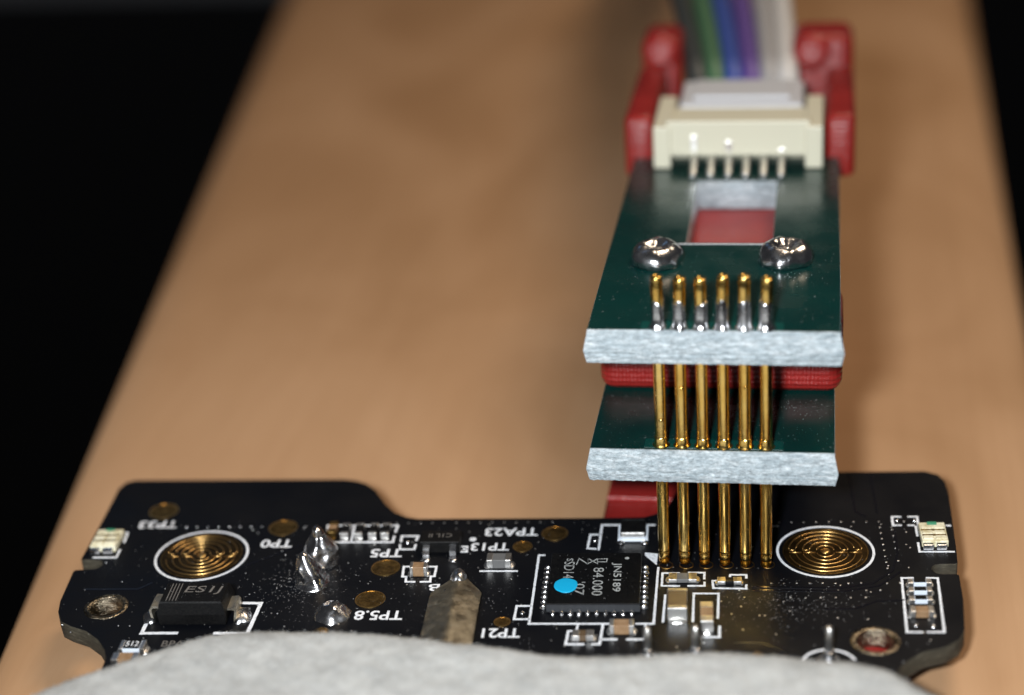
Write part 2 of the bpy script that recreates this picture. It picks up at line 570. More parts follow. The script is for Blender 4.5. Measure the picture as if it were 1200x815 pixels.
for q in ([(-34.9, -4.18), (-34.92, -7.51), (-32.74, -7.49)], [(-29.54, -4.2), (-28.18, -4.24), (-28.33, -7.52), (-30.35, -7.52)]):
    finish('silkscreen_or_highlight_line', ribbon(q, .24, .004), 'silk', pcb)
bm = bmesh.new()
bm.faces.new([bm.verts.new((x, y, .02)) for x, y in ((-4.42, 1.46), (-4.42, 1.1), (-3.66, -.07), (-3.6, 1.3))])
finish('silkscreen_corner_mark', bm, 'silk', pcb)

# the two key contacts: white ring, dark plated field, two sets of interleaved half rings
for kx, ky in ((-33.33, 1.4), (6.94, 1.48)):
    R = 3.0
    key = finish('key_contact', lathe([(R * .9, 0), (R * .9, .02), (R * .4, .02)], 64, c=(kx, ky, .002)), 'contact', pcb)
    finish('silkscreen_ring', ribbon(circle(kx, ky, R, 120), .16, .004, .022, .008, True), 'silk', key)
    finish('contact_track', ribbon(circle(kx, ky, R * .88, 96), .055, .02, .03, .003, True), 'pad', key)
    for i, f in enumerate((.76, .615, .47, .325, .18)):
        for half in (1, -1):
            off = .14 * half
            n = 40
            lo = .10 if (i % 2 == (0 if half > 0 else 1)) else .32
            arc = []
            for j in range(n + 1):
                a = (lo * .5 + (math.pi - lo) * j / n)
                arc.append((kx + R * f * math.cos(a), ky + half * (R * f * math.sin(a)) * .97 + off))
            bm = bmesh.new()
            add_tube(bm, [(x, y, .03) for x, y in arc], .038, 6)
            if i in (0, 2):
                sg = 1 if i == 0 else -1
                for sgn in (1, -1):
                    xa = kx + sgn * R * f * .99
                    xb = kx + sgn * R * (f - .145) if half > 0 else kx + sgn * R * (f - .26)
                    add_tube(bm, [(xa, ky + off, .03), (xb, ky + off, .03)], .04, 6)
            finish('contact_track', bm, 'track', key, True)
    finish('contact_centre', lathe([(.3, .02), (.3, .06), (.15, .075)], 20, c=(kx, ky, 0)), 'track', key, True)


# soldered parts
def two_pole(name, u0, u1, v0, v1, h, axis, bodymat, frac=.24, label=None, bev=.04, z0=.02, term='tin'):
    """chip capacitor or resistor: ceramic body with a metal cap and solder fillet at both ends"""
    du, dv = u1 - u0, v1 - v0
    i = .015
    if axis == 'u':
        b = finish(name, box(u0 + du * frac * .7, u1 - du * frac * .7, v0 + i, v1 - i, z0, h - i, bev), bodymat, pcb, label=label)
        for s in (0, 1):
            a0, a1 = (u0, u0 + du * frac) if s == 0 else (u1 - du * frac, u1)
            bm = box(a0, a1, v0, v1, z0, h, bev)
            e = u0 if s == 0 else u1
            add_lathe(bm, [(dv * .48, 0), (dv * .42, .06), (dv * .3, h * .16), (dv * .1, h * .24)], 12, c=(e, (v0 + v1) / 2, .003), sx=.55)
            finish('terminal', bm, term, b, False)
    else:
        b = finish(name, box(u0 + i, u1 - i, v0 + dv * frac * .7, v1 - dv * frac * .7, z0, h - i, bev), bodymat, pcb, label=label)
        for s in (0, 1):
            a0, a1 = (v0, v0 + dv * frac) if s == 0 else (v1 - dv * frac, v1)
            bm = box(u0, u1, a0, a1, z0, h, bev)
            e = v0 if s == 0 else v1
            add_lathe(bm, [(du * .5, 0), (du * .45, .06), (du * .3, h * .16), (du * .1, h * .24)], 12, c=((u0 + u1) / 2, e, .003), sy=.55)
            finish('terminal', bm, term, b, False)
    return b


def solder_dot(u, v, r=.18, h=.16, mat='solder', name='solder_pad'):
    finish(name, lathe([(r, 0), (r * .95, h * .3), (r * .6, h * .8), (r * .15, h)], 14, c=(u, v, .002), jit=.25, seed=u), mat, pcb, True)


two_pole('capacitor', -25.35, -24.78, 3.35, 4.75, .55, 'v', 'brown', .32, term='pad')
for u in (-24.2, -23.25, -22.32, -21.5):
    two_pole('resistor', u - .27, u + .27, 3.25, 4.6, .5, 'v', 'epoxy', .2)
two_pole('capacitor', -14.4, -12.85, -.4, .5, .66, 'u', 'grey_ceramic', .25)
two_pole('capacitor', -19.2, -18.1, -1.3, -.6, .72, 'u', 'brown', .2)
two_pole('capacitor', -6.35, -4.9, -7.75, -6.98, .66, 'u', 'brown', .2)
two_pole('capacitor', -2.95, -1.72, -6.3, -4.1, .95, 'v', 'dark_brown', .16, bev=.07)
two_pole('capacitor', -.98, -.19, -7.6, -5.5, .9, 'v', 'brown', .3, bev=.06)
two_pole('capacitor', 11.4, 12.8, -6.05, -5.4, .5, 'u', 'brown', .24)
for k, (v, ua, ub) in enumerate(((-2.7, 11.62, 13.05), (-3.6, 11.56, 12.98), (-4.57, 11.5, 12.9))):
    r_ = two_pole('resistor', ua, ub, v, v + .5, .34, 'u', 'white_ceramic', .24)
    finish('resistor_film', box(ua + .36, ub - .36, v + .05, v + .47, .33, .352), 'epoxy', r_)
r_ = two_pole('resistor', -35.7, -34.15, -9.8, -8.85, .46, 'u', 'white_ceramic', .17)
finish('resistor_film', box(-35.42, -34.43, -9.76, -8.88, .45, .475), 'epoxy', r_)
text('marking', '512', -34.93, -9.3, .8, .52, .475, 0, 'silk', r_, bold=.012)
two_pole('capacitor', -35.75, -34.1, -11.15, -10.35, .62, 'u', 'brown', .26)
two_pole('resistor', -2.9, -1.15, -2.15, -1.35, .3, 'u', 'grey_ceramic', .3)
two_pole('resistor', -8.55, -7.25, -8.45, -7.75, .42, 'u', 'dark_brown', .36)
two_pole('resistor', .1, 1.6, -2.4, -1.85, .3, 'u', 'epoxy', .34)
for u, v in ((-7.67, 2.91), (-11.74, -5.41), (11.65, -6.85), (12.65, -6.95), (11.75, 5.1), (12.85, 5.1), (-19.9, 2.82)):
    solder_dot(u, v, .16 if v < 5.05 else .12, .14)
solder_dot(-8.5, -7.95, .18, .2)

# rectifier diode
bm = bmesh.new()
lay = [(0.12, .16), (.16, .06), (.82, 0), (.90, 0), (1.62, .17), (1.70, .24)]
rings = []
for z, ins in lay:
    rings.append([bm.verts.new((x, y, z)) for x, y in ((-34.0 + ins, -6.85 + ins), (-29.75 - ins, -6.85 + ins), (-29.75 - ins, -4.25 - ins), (-34.0 + ins, -4.25 - ins))])
for a, b in zip(rings, rings[1:]):
    for i in range(4):
        bm.faces.new((a[i], a[(i + 1) % 4], b[(i + 1) % 4], b[i]))
bm.faces.new(list(reversed(rings[0])))
bm.faces.new(rings[-1])
dio = finish('diode', bm, 'epoxy', pcb, label='black rectifier diode marked ES1J')
text('marking', 'ES1J', -31.35, -5.35, 2.35, .92, 1.70, 0, 'dim_marking', dio, shear=.12)
for k in range(4):
    finish('marking', box(-33.45 + k * .2, -33.40 + k * .2, -6.5, -4.6, 1.701, 1.712), 'dim_marking', dio)
for s in (-1, 1):
    e = -31.875 + s * 2.12
    bm = bmesh.new()
    pts = [(e - s * .1, .95), (e + s * .42, .98), (e + s * .55, .8), (e + s * .5, .4), (e + s * .45, .12), (e + s * .8, .08)]
    for i in range(len(pts) - 1):
        (xa, za), (xb, zb) = pts[i], pts[i + 1]
        vs = [bm.verts.new(c) for c in ((xa, -6.25, za), (xb, -6.25, zb), (xb, -4.85, zb), (xa, -4.85, za))]
        bm.faces.new(vs)
    bmesh.ops.remove_doubles(bm, verts=bm.verts, dist=.001)
    bmesh.ops.solidify(bm, geom=list(bm.faces), thickness=.14)
    bmesh.ops.recalc_face_normals(bm, faces=bm.faces)
    finish('lead', bm, 'nickel', dio)
    finish('solder_joint', lathe([(.75, 0), (.7, .08), (.45, .3), (.2, .42)], 18, c=(e + s * .75, -5.7, .003), sx=.8, sy=1.2, jit=.35, seed=e), 'solder', dio, True)

# small transistor, three legs
tr = finish('transistor', box(-18.9, -16.3, 1.4, 2.75, .1, .95, .07), 'epoxy', pcb)
text('marking', 'C1L II', -17.6, 2.15, 1.5, .45, .952, math.pi, 'dim_marking', tr)
for u, v, s in ((-18.45, 1.4, -1), (-16.72, 1.4, -1), (-17.6, 2.75, 1)):
    bm = bmesh.new()
    pts = [(v - s * .1, .55), (v + s * .2, .55), (v + s * .32, .45), (v + s * .38, .1), (v + s * .75, .06)]
    for i in range(len(pts) - 1):
        (ya, za), (yb, zb) = pts[i], pts[i + 1]
        bm.faces.new([bm.verts.new(c) for c in ((u - .2, ya, za), (u + .2, ya, za), (u + .2, yb, zb), (u - .2, yb, zb))])
    bmesh.ops.remove_doubles(bm, verts=bm.verts, dist=.001)
    bmesh.ops.solidify(bm, geom=list(bm.faces), thickness=.1)
    add_lathe(bm, [(.32, 0), (.28, .06), (.15, .14)], 12, c=(u, v + s * .62, .003))
    bmesh.ops.recalc_face_normals(bm, faces=bm.faces)
    finish('leg', bm, 'solder', tr)

# side-looking light emitting diodes at the board's ends
for u0, u1, v0, v1 in ((-40.95, -39.2, 1.5, 4.0), (12.98, 14.62, 1.5, 4.15)):
    ld = finish('light_emitting_diode', box(u0, u1, v0 + .35, v1, .03, .5, .06), 'led', pcb)
    um = (u0 + u1) / 2
    for k in range(3):
        vv = v0 + .55 + k * .62
        for ua, ub in ((u0 + .1, um - .06), (um + .06, u1 - .1)):
            finish('lens_segment', box(ua, ub, vv, vv + .42, .45, .58, .06), 'led', ld)
    for k in range(2):
        finish('terminal', box(u0 + .05 + k * (u1 - u0) * .5, u0 + (u1 - u0) * (.42 + k * .5), v0, v0 + .4, .01, .42, .05), 'solder', ld)
    for k in range(2):
        finish('terminal', box(u0 + .05 + k * (u1 - u0) * .5, u0 + (u1 - u0) * (.42 + k * .5), v1 - .02, v1 + .3, .01, .3, .05), 'pad', ld)
    for k in range(2):
        finish('lens_gap', box(u0 + .08, u1 - .08, v0 + .98 + k * .62, v0 + 1.16 + k * .62, .49, .53), 'pad', ld)
    finish('polarity_mark', box(um - .3, um + .3, v1 - .35, v1 - .05, .5, .585, .03), 'led_green', ld)

# quartz crystal in its can
xt = finish('crystal', box(-6.2, -4.25, 2.75, 4.6, .02, .2, .05), 'white_ceramic', pcb)
finish('metal_lid', box(-6.05, -4.4, 2.88, 4.5, .2, .62, .13, 3), 'tin', xt)
finish('lid_dark_reflection', box(-6.03, -4.42, 2.98, 4.48, .56, .66, .08), 'epoxy', xt)  # black layer painting the dark reflection on top of the metal lid
for u in (-6.0, -4.45):
    finish('solder_joint', lathe([(.3, 0), (.25, .1), (.1, .18)], 12, c=(u, 2.65, .003), jit=.3, seed=u), 'solder', xt, True)

# microcontroller
chip = finish('microcontroller_chip', box(-10.25, -4.6, -5.4, .38, .03, .68, .035), 'epoxy', pcb, label='square black chip marked JN5189 with a blue dot')
finish('moulding_edge', box(-10.262, -4.588, -5.412, .392, .1, .6, .0), 'epoxy_side', chip)
RZ = -math.pi / 2
text('marking', 'JN5189', -6.12, -2.45, 3.3, .64, .68, RZ, 'marking', chip, bold=.012)
text('marking', '84.000', -7.22, -2.95, 3.15, .66, .68, RZ, 'marking', chip)
text('marking', 'SD14', -9.08, -1.62, 1.9, .66, .68, RZ, 'marking', chip)
text('marking', 's', -9.08, -.45, .32, .42, .68, RZ, 'marking', chip)
text('marking', "'07", -8.3, -3.72, 1.45, .62, .68, RZ, 'marking', chip)
for q in ([(-8.65, -1.02), (-8.51, -.29), (-7.96, -.91), (-7.92, -.29)], [(-7.94, -.29), (-7.94, -.91), (-7.36, -.33), (-7.32, -.91), (-7.94, -.29)], [(-7.33, -.36), (-6.74, -.33), (-6.77, -.69), (-7.27, -.69)]):
    finish('logo_stroke', ribbon(q, .065, .682, .008, .006), 'marking', chip)
finish('pin_one_mark', lathe([(.14, 0), (.14, .01)], 16, c=(-5.5, -.28, .68)), 'marking', chip)
finish('blue_dot', lathe([(.74, 0), (.73, .02), (.67, .04), (.3, .05)], 40, c=(-9.17, -3.38, .682), sy=1.1, jit=.07, seed=3.0), 'blue', chip, label='bright blue paint dot on the chip')
for i in range(9):
    v = -.35 - i * .555
    for u, s in ((-10.33, -1), (-4.52, 1)):
        finish('pin', lathe([(.2, 0), (.19, .08), (.14, .22), (.05, .3)], 12, c=(u + s * .16, v - .15, .003), sx=1.3, sy=.75, jit=.2, seed=v), 'solder', chip, True)
for i in range(10):
    u = -9.85 + i * .53
    finish('pin', lathe([(.23, 0), (.22, .08), (.18, .24), (.06, .33)], 12, c=(u, -5.58, .003), sx=.75, sy=1.5, jit=.2, seed=u), 'solder', chip, True)


# hand soldered joints
def solder_peak(name, u, v, prof, seed, tilt, mat='solder', lump=.2):
    fine = []
    for (ra, za), (rb, zb) in zip(prof, prof[1:]):
        fine += [(ra + (rb - ra) * k / 4, za + (zb - za) * k / 4) for k in range(4)]
    fine.append(prof[-1])
    bm = lathe(fine, 40, c=(u, v, .0), jit=lump, seed=seed, tilt=tilt)
    for q in bm.verts:
        n_ = noise.noise_vector(Vector((q.co.x * 2.6, q.co.y * 2.6, q.co.z * 2.2 + seed)))
        q.co += n_ * .06 * min(1, q.co.z * 2)
    return finish(name, bm, mat, pcb, True)


solder_peak('solder_peak', -25.15, .5, [(1.0, 0), (1.05, .15), (1.02, .45), (1.05, .85), (1.0, 1.2), (.85, 1.5), (.62, 1.78), (.42, 2.05), (.34, 2.3), (.3, 2.5), (.12, 2.62)], 1.3, (-.05, .02))
solder_peak('solder_peak', -25.35, -1.75, [(1.2, 0), (1.16, .06), (1.0, .2), (.88, .5), (.8, .9), (.66, 1.25), (.48, 1.55), (.36, 1.8), (.28, 1.98), (.1, 2.08)], 4.1, (-.22, .03))
solder_peak('solder_dome', -23.45, -5.5, [(1.15, 0), (1.1, .08), (.88, .38), (.62, .62), (.4, .76), (.1, .8)], 8.2, (0, 0), lump=.15)
solder_dot(-23.8, -7.45, .5, .2, 'pad')

# battery tab of nickel strip, creased along the middle, pointed at the joint
bm = bmesh.new()
nx, ny = 17, 34
V = [[None] * (ny + 1) for _ in range(nx + 1)]
for j in range(ny + 1):
    t = j / ny
    v = -1.75 - t * 14.0
    half = 1.58 * min(1, (.16 + t * 14 / 2.35)) if t * 14 < 2.0 else 1.58
    cu = -15.95 + .05 * t
    for i in range(nx + 1):
        s = i / nx * 2 - 1
        z = .55 + .5 * min(1, t * 14 / 3) - .46 * abs(s) * min(1, .3 + t * 5) + .05 * noise.noise(Vector((s * 2, t * 16, 3.3)))
        V[i][j] = bm.verts.new((cu + s * half, v, z))
for i in range(nx):
    for j in range(ny):
        bm.faces.new((V[i][j], V[i][j + 1], V[i + 1][j + 1], V[i + 1][j]))
bmesh.ops.solidify(bm, geom=list(bm.faces), thickness=-.15)
bmesh.ops.recalc_face_normals(bm, faces=bm.faces)
tab = finish('battery_tab', bm, 'nickel', pcb, True, label='creased nickel strip with a pointed end')
finish('solder_bead', lathe([(.55, 0), (.55, .2), (.48, .55), (.34, .82), (.14, .9)], 24, c=(-15.95, -2.15, .05), jit=.3, seed=2.2, sy=1.5), 'solder', tab, True)
finish('tip_ring', add_tube(bmesh.new(), [(-16.05 + .27 * math.cos(a), -1.55 + .27 * math.sin(a), .5) for a in [2 * math.pi * i / 20 for i in range(21)]], .08, 8), 'pad', tab, True)

# upright contact legs with their solder
for u, v, h in ((-4.05, -10.1, 2.0), (-1.28, -9.95, 2.0), (6.3, -10.35, 2.2)):
    lg = finish('contact_leg', add_tube(bmesh.new(), [(u, v, .02), (u, v, .6), (u + .02, v + .03, 1.4), (u, v + .05, h), (u, v + .06, h + .12)], .24, 12, [.27, .25, .24, .24, .12]), 'tin', pcb, True)
    finish('solder_joint', lathe([(.75, 0), (.7, .1), (.42, .35), (.28, .7)], 20, c=(u, v - .1, .003), jit=.25, seed=u), 'solder', lg, True)
finish('silkscreen_or_highlight_line', ribbon([(6.35 + 1.55 * math.cos(a), -10.75 + 1.5 * math.sin(a)) for a in [math.radians(20 + 7 * i) for i in range(21)]], .15, .004), 'silk', pcb)
for u, v in ((-3.1, -10.1), (-.4, -10.0), (2.3, -9.85)):
    solder_dot(u, v, .42, .08, 'pad')

# plated landing rings below the spring pins
PINX = [(i - 2.5) * 1.27 for i in range(6)]
TIPX = [-3.17, -1.9, -.65, .62, 1.9, 3.17]
for x in TIPX:
    finish('landing_pad', ribbon(circle(x + .1, -.06, .42, 28), .07, .01, .03, .004, True), 'pad', pcb, True)

# vias and traces under the black mask
bm = bmesh.new()


def via(u, v, r=.075):
    for k in pads_all:
        if (u - k[0]) ** 2 + (v - k[1]) ** 2 < k[2] ** 2:
            return
    add_lathe(bm, [(r, 0), (r * .9, .012), (r * .5, .016)], 8, c=(u, v, .001))


pads_all = [(-33.33, 1.4, 3.3), (6.94, 1.48, 3.3)] + [(x, y, r + .2) for x, y, r in PADS]
for i in range(16):
    via(-36 + i * .74, 5.0 + .02 * random.random())
for i in range(14):
    via(-21 + i * .8, 5.35)
for i in range(12):
    via(4.2 + i * .8, 5.1)
for i in range(13):
    via(3.4 + i * .78, -2.2 + .05 * random.random())
for i in range(8):
    via(4.0 + i * .85, -3.0 + .05 * random.random())
for i in range(6):
    via(4.5 + i * .9, -3.8 + .05 * random.random())
for i in range(9):
    via(10.6, 4.4 - i * .7)
    via(11.35, 4.1 - i * .75 if i < 6 else 4.4)
for i in range(150):
    via(random.uniform(-40.5, 14.3), random.uniform(-9, 5.2), .06)
finish('vias', bm, 'tin', pcb, kind='stuff')
for q in ([(2.3, -2.6), (7.5, -2.75), (9.6, -2.2), (10.9, -.8), (11.4, 1.2), (11.5, 4.0)], [(2.3, -2.95), (7.7, -3.1), (9.9, -2.5), (11.3, -1.0)],
          [(6.5, -5.0), (8.2, -5.0), (9.6, -4.2), (11.2, -4.1)], [(-40, -2.6), (-36.5, -2.6), (-35.8, -1.9)], [(-30.5, -.2), (-27, 2.6)],
          [(-17.6, -6.0), (-17.0, -5.2), (-17.0, -7.9)], [(9.2, 11.2), (9.2, 6.4), (9.8, 5.8)], [(1.0, -8.6), (2.6, -8.6), (3.9, -9.6)], [(10.6, 11.3), (10.6, 6.2)]):
    finish('copper_trace', ribbon(q, .16, .001, .03, .003), 'trace', pcb)

# dust, flux grains and lint lying on the board
bm = bmesh.new()
rnd = random.Random(3)


def grain(u, v, z, s):
    a = rnd.uniform(0, 6.28)
    l = s * rnd.choice((1, 1, 1.3, 1.8, 3.2))
    d = Vector((math.cos(a), math.sin(a), rnd.uniform(-.1, .4))) * l
    nn = Vector((-math.sin(a), math.cos(a), .5)) * s * .5
    p = Vector((u, v, z))
    vs = [bm.verts.new(p + d), bm.verts.new(p + nn), bm.verts.new(p - d), bm.verts.new(p - nn + Vector((0, 0, s * .4)))]
    bm.faces.new(vs[:3])
    bm.faces.new((vs[0], vs[2], vs[3]))


for i in range(800):
    grain(rnd.uniform(-41, 14.5), rnd.uniform(-11, 5.5), .03, rnd.uniform(.012, .035))
for i in range(420):
    grain(rnd.gauss(-26.0, 1.7), rnd.gauss(-2.4, 1.6), .03, rnd.uniform(.012, .04))
for i in range(380):
    grain(rnd.gauss(4.2, 2.2), rnd.gauss(-4.6, 1.2), .03, rnd.uniform(.012, .036))
for i in range(160):
    grain(rnd.gauss(-16, 1.7), rnd.gauss(-4.8, 1.8), rnd.choice((.03, .9)), rnd.uniform(.012, .032))
for i in range(70):
    grain(rnd.uniform(-10.1, -4.8), rnd.uniform(-5.2, .2), .7, rnd.uniform(.01, .024))
for i in range(60):
    grain(rnd.uniform(-33.6, -30.2), rnd.uniform(-6.5, -4.6), 1.72, rnd.uniform(.01, .022))
finish('dust', bm, 'dust', pcb, kind='stuff')

# ------------------------------------------------------------------ pogo pin clip: red printed body, two green boards, six gold pins
clip = thing('pin_clip', 'red plastic clip carrying two green boards and six gold spring pins', 'pin clip', (0, 0, TZ))
Z = -TZ                                   # part coordinates below are above the table
ZU, ZL = 16.41 + Z, 8.47 + Z
TH = 2.12

# base plate under the black board
bz = -1.235 + Z
base = link('base_plate', solid([[(-11, -8), (11.2, -8), (11.2, 2.2), (6.4, 2.8), (6.4, 46), (-8.0, 46), (-8.0, 2.8), (-11, 2.2)]], 0, bz, .25, 2), 'red', clip)
finish('rear_step', box(-7.9, 6.3, 9.6, 45.8, bz + .002, bz + .35, .1), 'red', clip)
finish('rear_column', box(-6.4, 6.0, 26, 45, bz + .3, ZU - TH - 5.9, .5), 'red', clip)
finish('spacer_block', box(-7.75, 7.75, 7.0, 12.0, ZL + .01, ZU - TH - .02, .95, 5), 'red', clip, True)
finish('spacer_tail', box(-6.6, 6.6, 11.5, 46.0, ZL + .4, ZU - TH - .03, .4, 3), 'red', clip, True)


def rough_edge(name, x0, x1, yf, z0, z1, parent, seed):
    """sawn glass fibre edge: bulging, uneven slab along the front of a board"""
    bm = bmesh.new()
    nx, nz = 420, 34
    rows = []
    for k in range(nz + 1):
        t = k / nz
        bulge = .34 - .30 * abs(t - .36) ** 1.3 * 1.6
        row = []
        for i in range(nx + 1):
            s = i / nx
            x = x0 + s * (x1 - x0)
            e = abs(t - .4) * .45
            x += (e if s < .5 else -e) * max(0, 1 - min(s, 1 - s) * 25)
            z = z0 + t * (z1 - z0)
            d = bulge + .025 * noise.noise(Vector((x * 2.2, z * 6, seed))) + .03 * noise.noise(Vector((x * 7, z * 20, seed + 5))) + .035 * noise.noise(Vector((x * 18, z * 30, seed)))
            if abs(t - .3) < .045:
                d -= .07 + .07 * noise.noise(Vector((x * 3, seed, 1)))
            zz = z + (.025 * noise.noise(Vector((x * 5, seed, 9))) if k in (0,) else 0)
            row.append(bm.verts.new((x, yf - d, zz)))
        rows.append(row)
    for a, b in zip(rows, rows[1:]):
        for i in range(nx):
            bm.faces.new((a[i], a[i + 1], b[i + 1], b[i]))
    top = [bm.verts.new((v.co.x, yf + .02, v.co.z)) for v in rows[-1]]
    bot = [bm.verts.new((v.co.x, yf + .02, v.co.z)) for v in rows[0]]
    for i in range(nx):
        bm.faces.new((rows[-1][i], rows[-1][i + 1], top[i + 1], top[i]))
        bm.faces.new((bot[i], bot[i + 1], rows[0][i + 1], rows[0][i]))
    for idx in (0, nx):
        bm.faces.new([r[idx] for r in rows] + [top[idx], bot[idx]])
    bmesh.ops.recalc_face_normals(bm, faces=bm.faces)
    return finish(name, bm, 'fr4', parent)


# upper board with its slot
slot = [(-2.45, 13.2), (3.2, 13.2), (3.2, 24.8), (-2.45, 24.8)]
me = solid([[(-7.38, -.42), (7.5, -.42), (7.5, 27.5), (7.5, 46), (-7.38, 46), (-7.38, 27)], slot], ZU - TH, ZU, .03, 1)
edge_slot(me)
ub = link('upper_green_board', me, ['green', 'fr4'], clip)
rough_edge('sawn_edge', -7.62, 7.72, -.40, ZU - TH, ZU - .004, ub, 3.1)
me = solid([[(-7.5, -.60), (7.28, -.60), (7.28, 30), (-7.5, 30)]], ZL - TH, ZL, .03, 1)
edge_slot(me)
lb = link('lower_green_board', me, ['green', 'fr4'], clip)
rough_edge('sawn_edge', -7.75, 7.5, -.58, ZL - TH, ZL - .004, lb, 8.4)
for b_, z in ((ub, ZU), (lb, ZL)):
    finish('copper_area', box(-4.2, 4.2, -.36, .75, z - .01, z + .018, .0), 'green_trace', b_)
    for x in PINX:
        finish('landing_ring', ribbon(circle(x, .02, .5, 24), .07, z + .018, .012, .004, True), 'pad', b_)
for x, y in ((-4.05, 9.85), (4.12, 10.1)):
    o = finish('solder_dome', lathe([(1.55, 0), (1.64, .2), (1.64, .5), (1.5, .85), (1.2, 1.15), (.95, 1.24), (.7, 1.16), (.5, .98), (.3, .9), (.1, .95)], 48, c=(x, y, ZU + .002), jit=.16, seed=x * 2.3, tilt=(0, .12)), 'solder', ub, True)
    for v in o.data.vertices:
        n_ = noise.noise_vector(Vector((v.co.x * 22, v.co.y * 22, v.co.z * 22)))
        v.co += n_ * .011 * min(1, max(0, (v.co.z - ZU * S) * 30))

finish('silkscreen_or_highlight_line', ribbon([(-3.1, 12.95), (3.35, 12.95)], .1, ZU + .002), 'silk', ub)  # white stroke painted as the highlight on the slot's front bevel
for b_, z, n_ in ((ub, ZU, 260), (lb, ZL, 220)):
    bm = bmesh.new()
    for k in range(n_):
        grain(rnd.uniform(-7.2, 7.2), rnd.uniform(-.2, 12.5 if b_ is ub else 6.5), z + .02, rnd.uniform(.012, .03))
    for k in range(60):
        grain(rnd.gauss(4.3, .8) if b_ is ub else rnd.gauss(5.2, 1), rnd.gauss(7.6, .7) if b_ is ub else rnd.gauss(5.2, .7), z + .02, rnd.uniform(.012, .04))
    finish('dust', bm, 'dust', b_, kind='stuff')

# six spring pins
lean = [-.012, .02, -.008, .012, .0, .022]
tops = [3.32, 3.22, 3.2, 3.38, 3.38, 3.25]
for i, x in enumerate(PINX):
    r = .37
    zt = ZU + tops[i]
    zb = Z + .98
    dx = (TIPX[i] - x) / (zt - Z)
    prof = [(r * .8, zb - .5), (r * .95, zb - .45), (r * .97, zb - .06), (r * .9, zb - .02), (r * .9, zb + .02), (r * 1.03, zb + .06), (r, zb + .2)]
    nseg = 40
    for k in range(1, nseg):
        prof.append((r * (1 + .02 * noise.noise(Vector((i * 3.1, k * .6, 0)))), zb + .2 + (zt - .35 - zb - .2) * k / nseg))
    prof += [(r, zt - .35), (r * .92, zt - .28), (r * .98, zt - .2), (r * .95, zt - .06), (r * .78, zt), (r * .4, zt - .02), (r * .3, zt - .12)]
    bm = bmesh.new()
    add_lathe(bm, [(a, z) for a, z in prof], 24)
    for v in bm.verts:
        v.co.x += x + dx * (zt - v.co.z) + lean[i] * max(0, v.co.z - ZU)
        v.co.y += -.02
    pin = finish('spring_pin', bm, 'gold', clip, True)
    tip = lathe([(.12, .02), (.24, .06), (.33, .2), (.34, .36), (.28, .52), (.26, .62)], 20, c=(TIPX[i], -.03, Z + .012))
    finish('plunger_tip', tip, 'amber', pin, True)
    hs = 1.55 + .5 * noise.noise(Vector((i * 2.7, 1, 4)))
    bm = lathe([(r * 1.6, 0), (r * 1.4, .08), (r * 1.15, .3), (r * 1.1, .7), (r * 1.08, hs), (r * 1.01, hs + .12)], 22, c=(x, -.02, ZU + .015), jit=.14, seed=i * 3.7)
    for v in bm.verts:
        h_ = v.co.z - ZU
        if h_ > .6:
            v.co.z += .55 * noise.noise(Vector((v.co.x * 2.2, v.co.y * 2.6, i * 4.4))) * (h_ - .5)
    finish('solder_fillet', bm, 'solder', pin, True)
    bm = lathe([(r * 1.35, 0), (r * 1.25, .08), (r * 1.1, .22), (r * 1.08, .55), (r * 1.02, .66)], 22, c=(x, -.02, ZL + .015), jit=.08, seed=i * 1.9)
    finish('collar', bm, 'gold', pin, True)
    for zc in ((1.9 + .2 * i, ) if i in (0,) else ((4.1,) if i == 1 else ((4.2,) if i == 4 else ()))):
        bm = bmesh.new()
        bmesh.ops.create_icosphere(bm, subdivisions=2, radius=.13, matrix=Matrix.Translation((x + .05, -r - .0, ZL + zc)))
        finish('crimp_dimple', bm, 'gold', pin, True)

# red side posts at the rear with round bosses
for xa, xb, ra, rb, bx in ((-8.1, -5.95, -8.1, -4.9, -6.6), (6.55, 8.65, 3.9, 8.65, 5.4)):
    finish('side_post', box(xa, xb, 29.6, 42, ZU - 1.6, ZU + 3.2, .5, 3), 'red', clip, True)
    finish('rear_post', box(ra, rb, 44.2, 49, ZU - TH - 3, ZU + 4.9, .9, 4), 'red', clip, True)
    bm = lathe([(1.45, 0), (1.45, .7), (1.3, 1.0), (.9, 1.15), (.3, 1.2)], 28)
    bmesh.ops.rotate(bm, matrix=Matrix.Rotation(math.radians(62), 3, 'X'), verts=bm.verts)
    bmesh.ops.translate(bm, vec=(bx, 44.6, ZU + 3.5 + (0 if bx > 0 else .2)), verts=bm.verts)
    finish('boss', bm, 'red', clip, True)

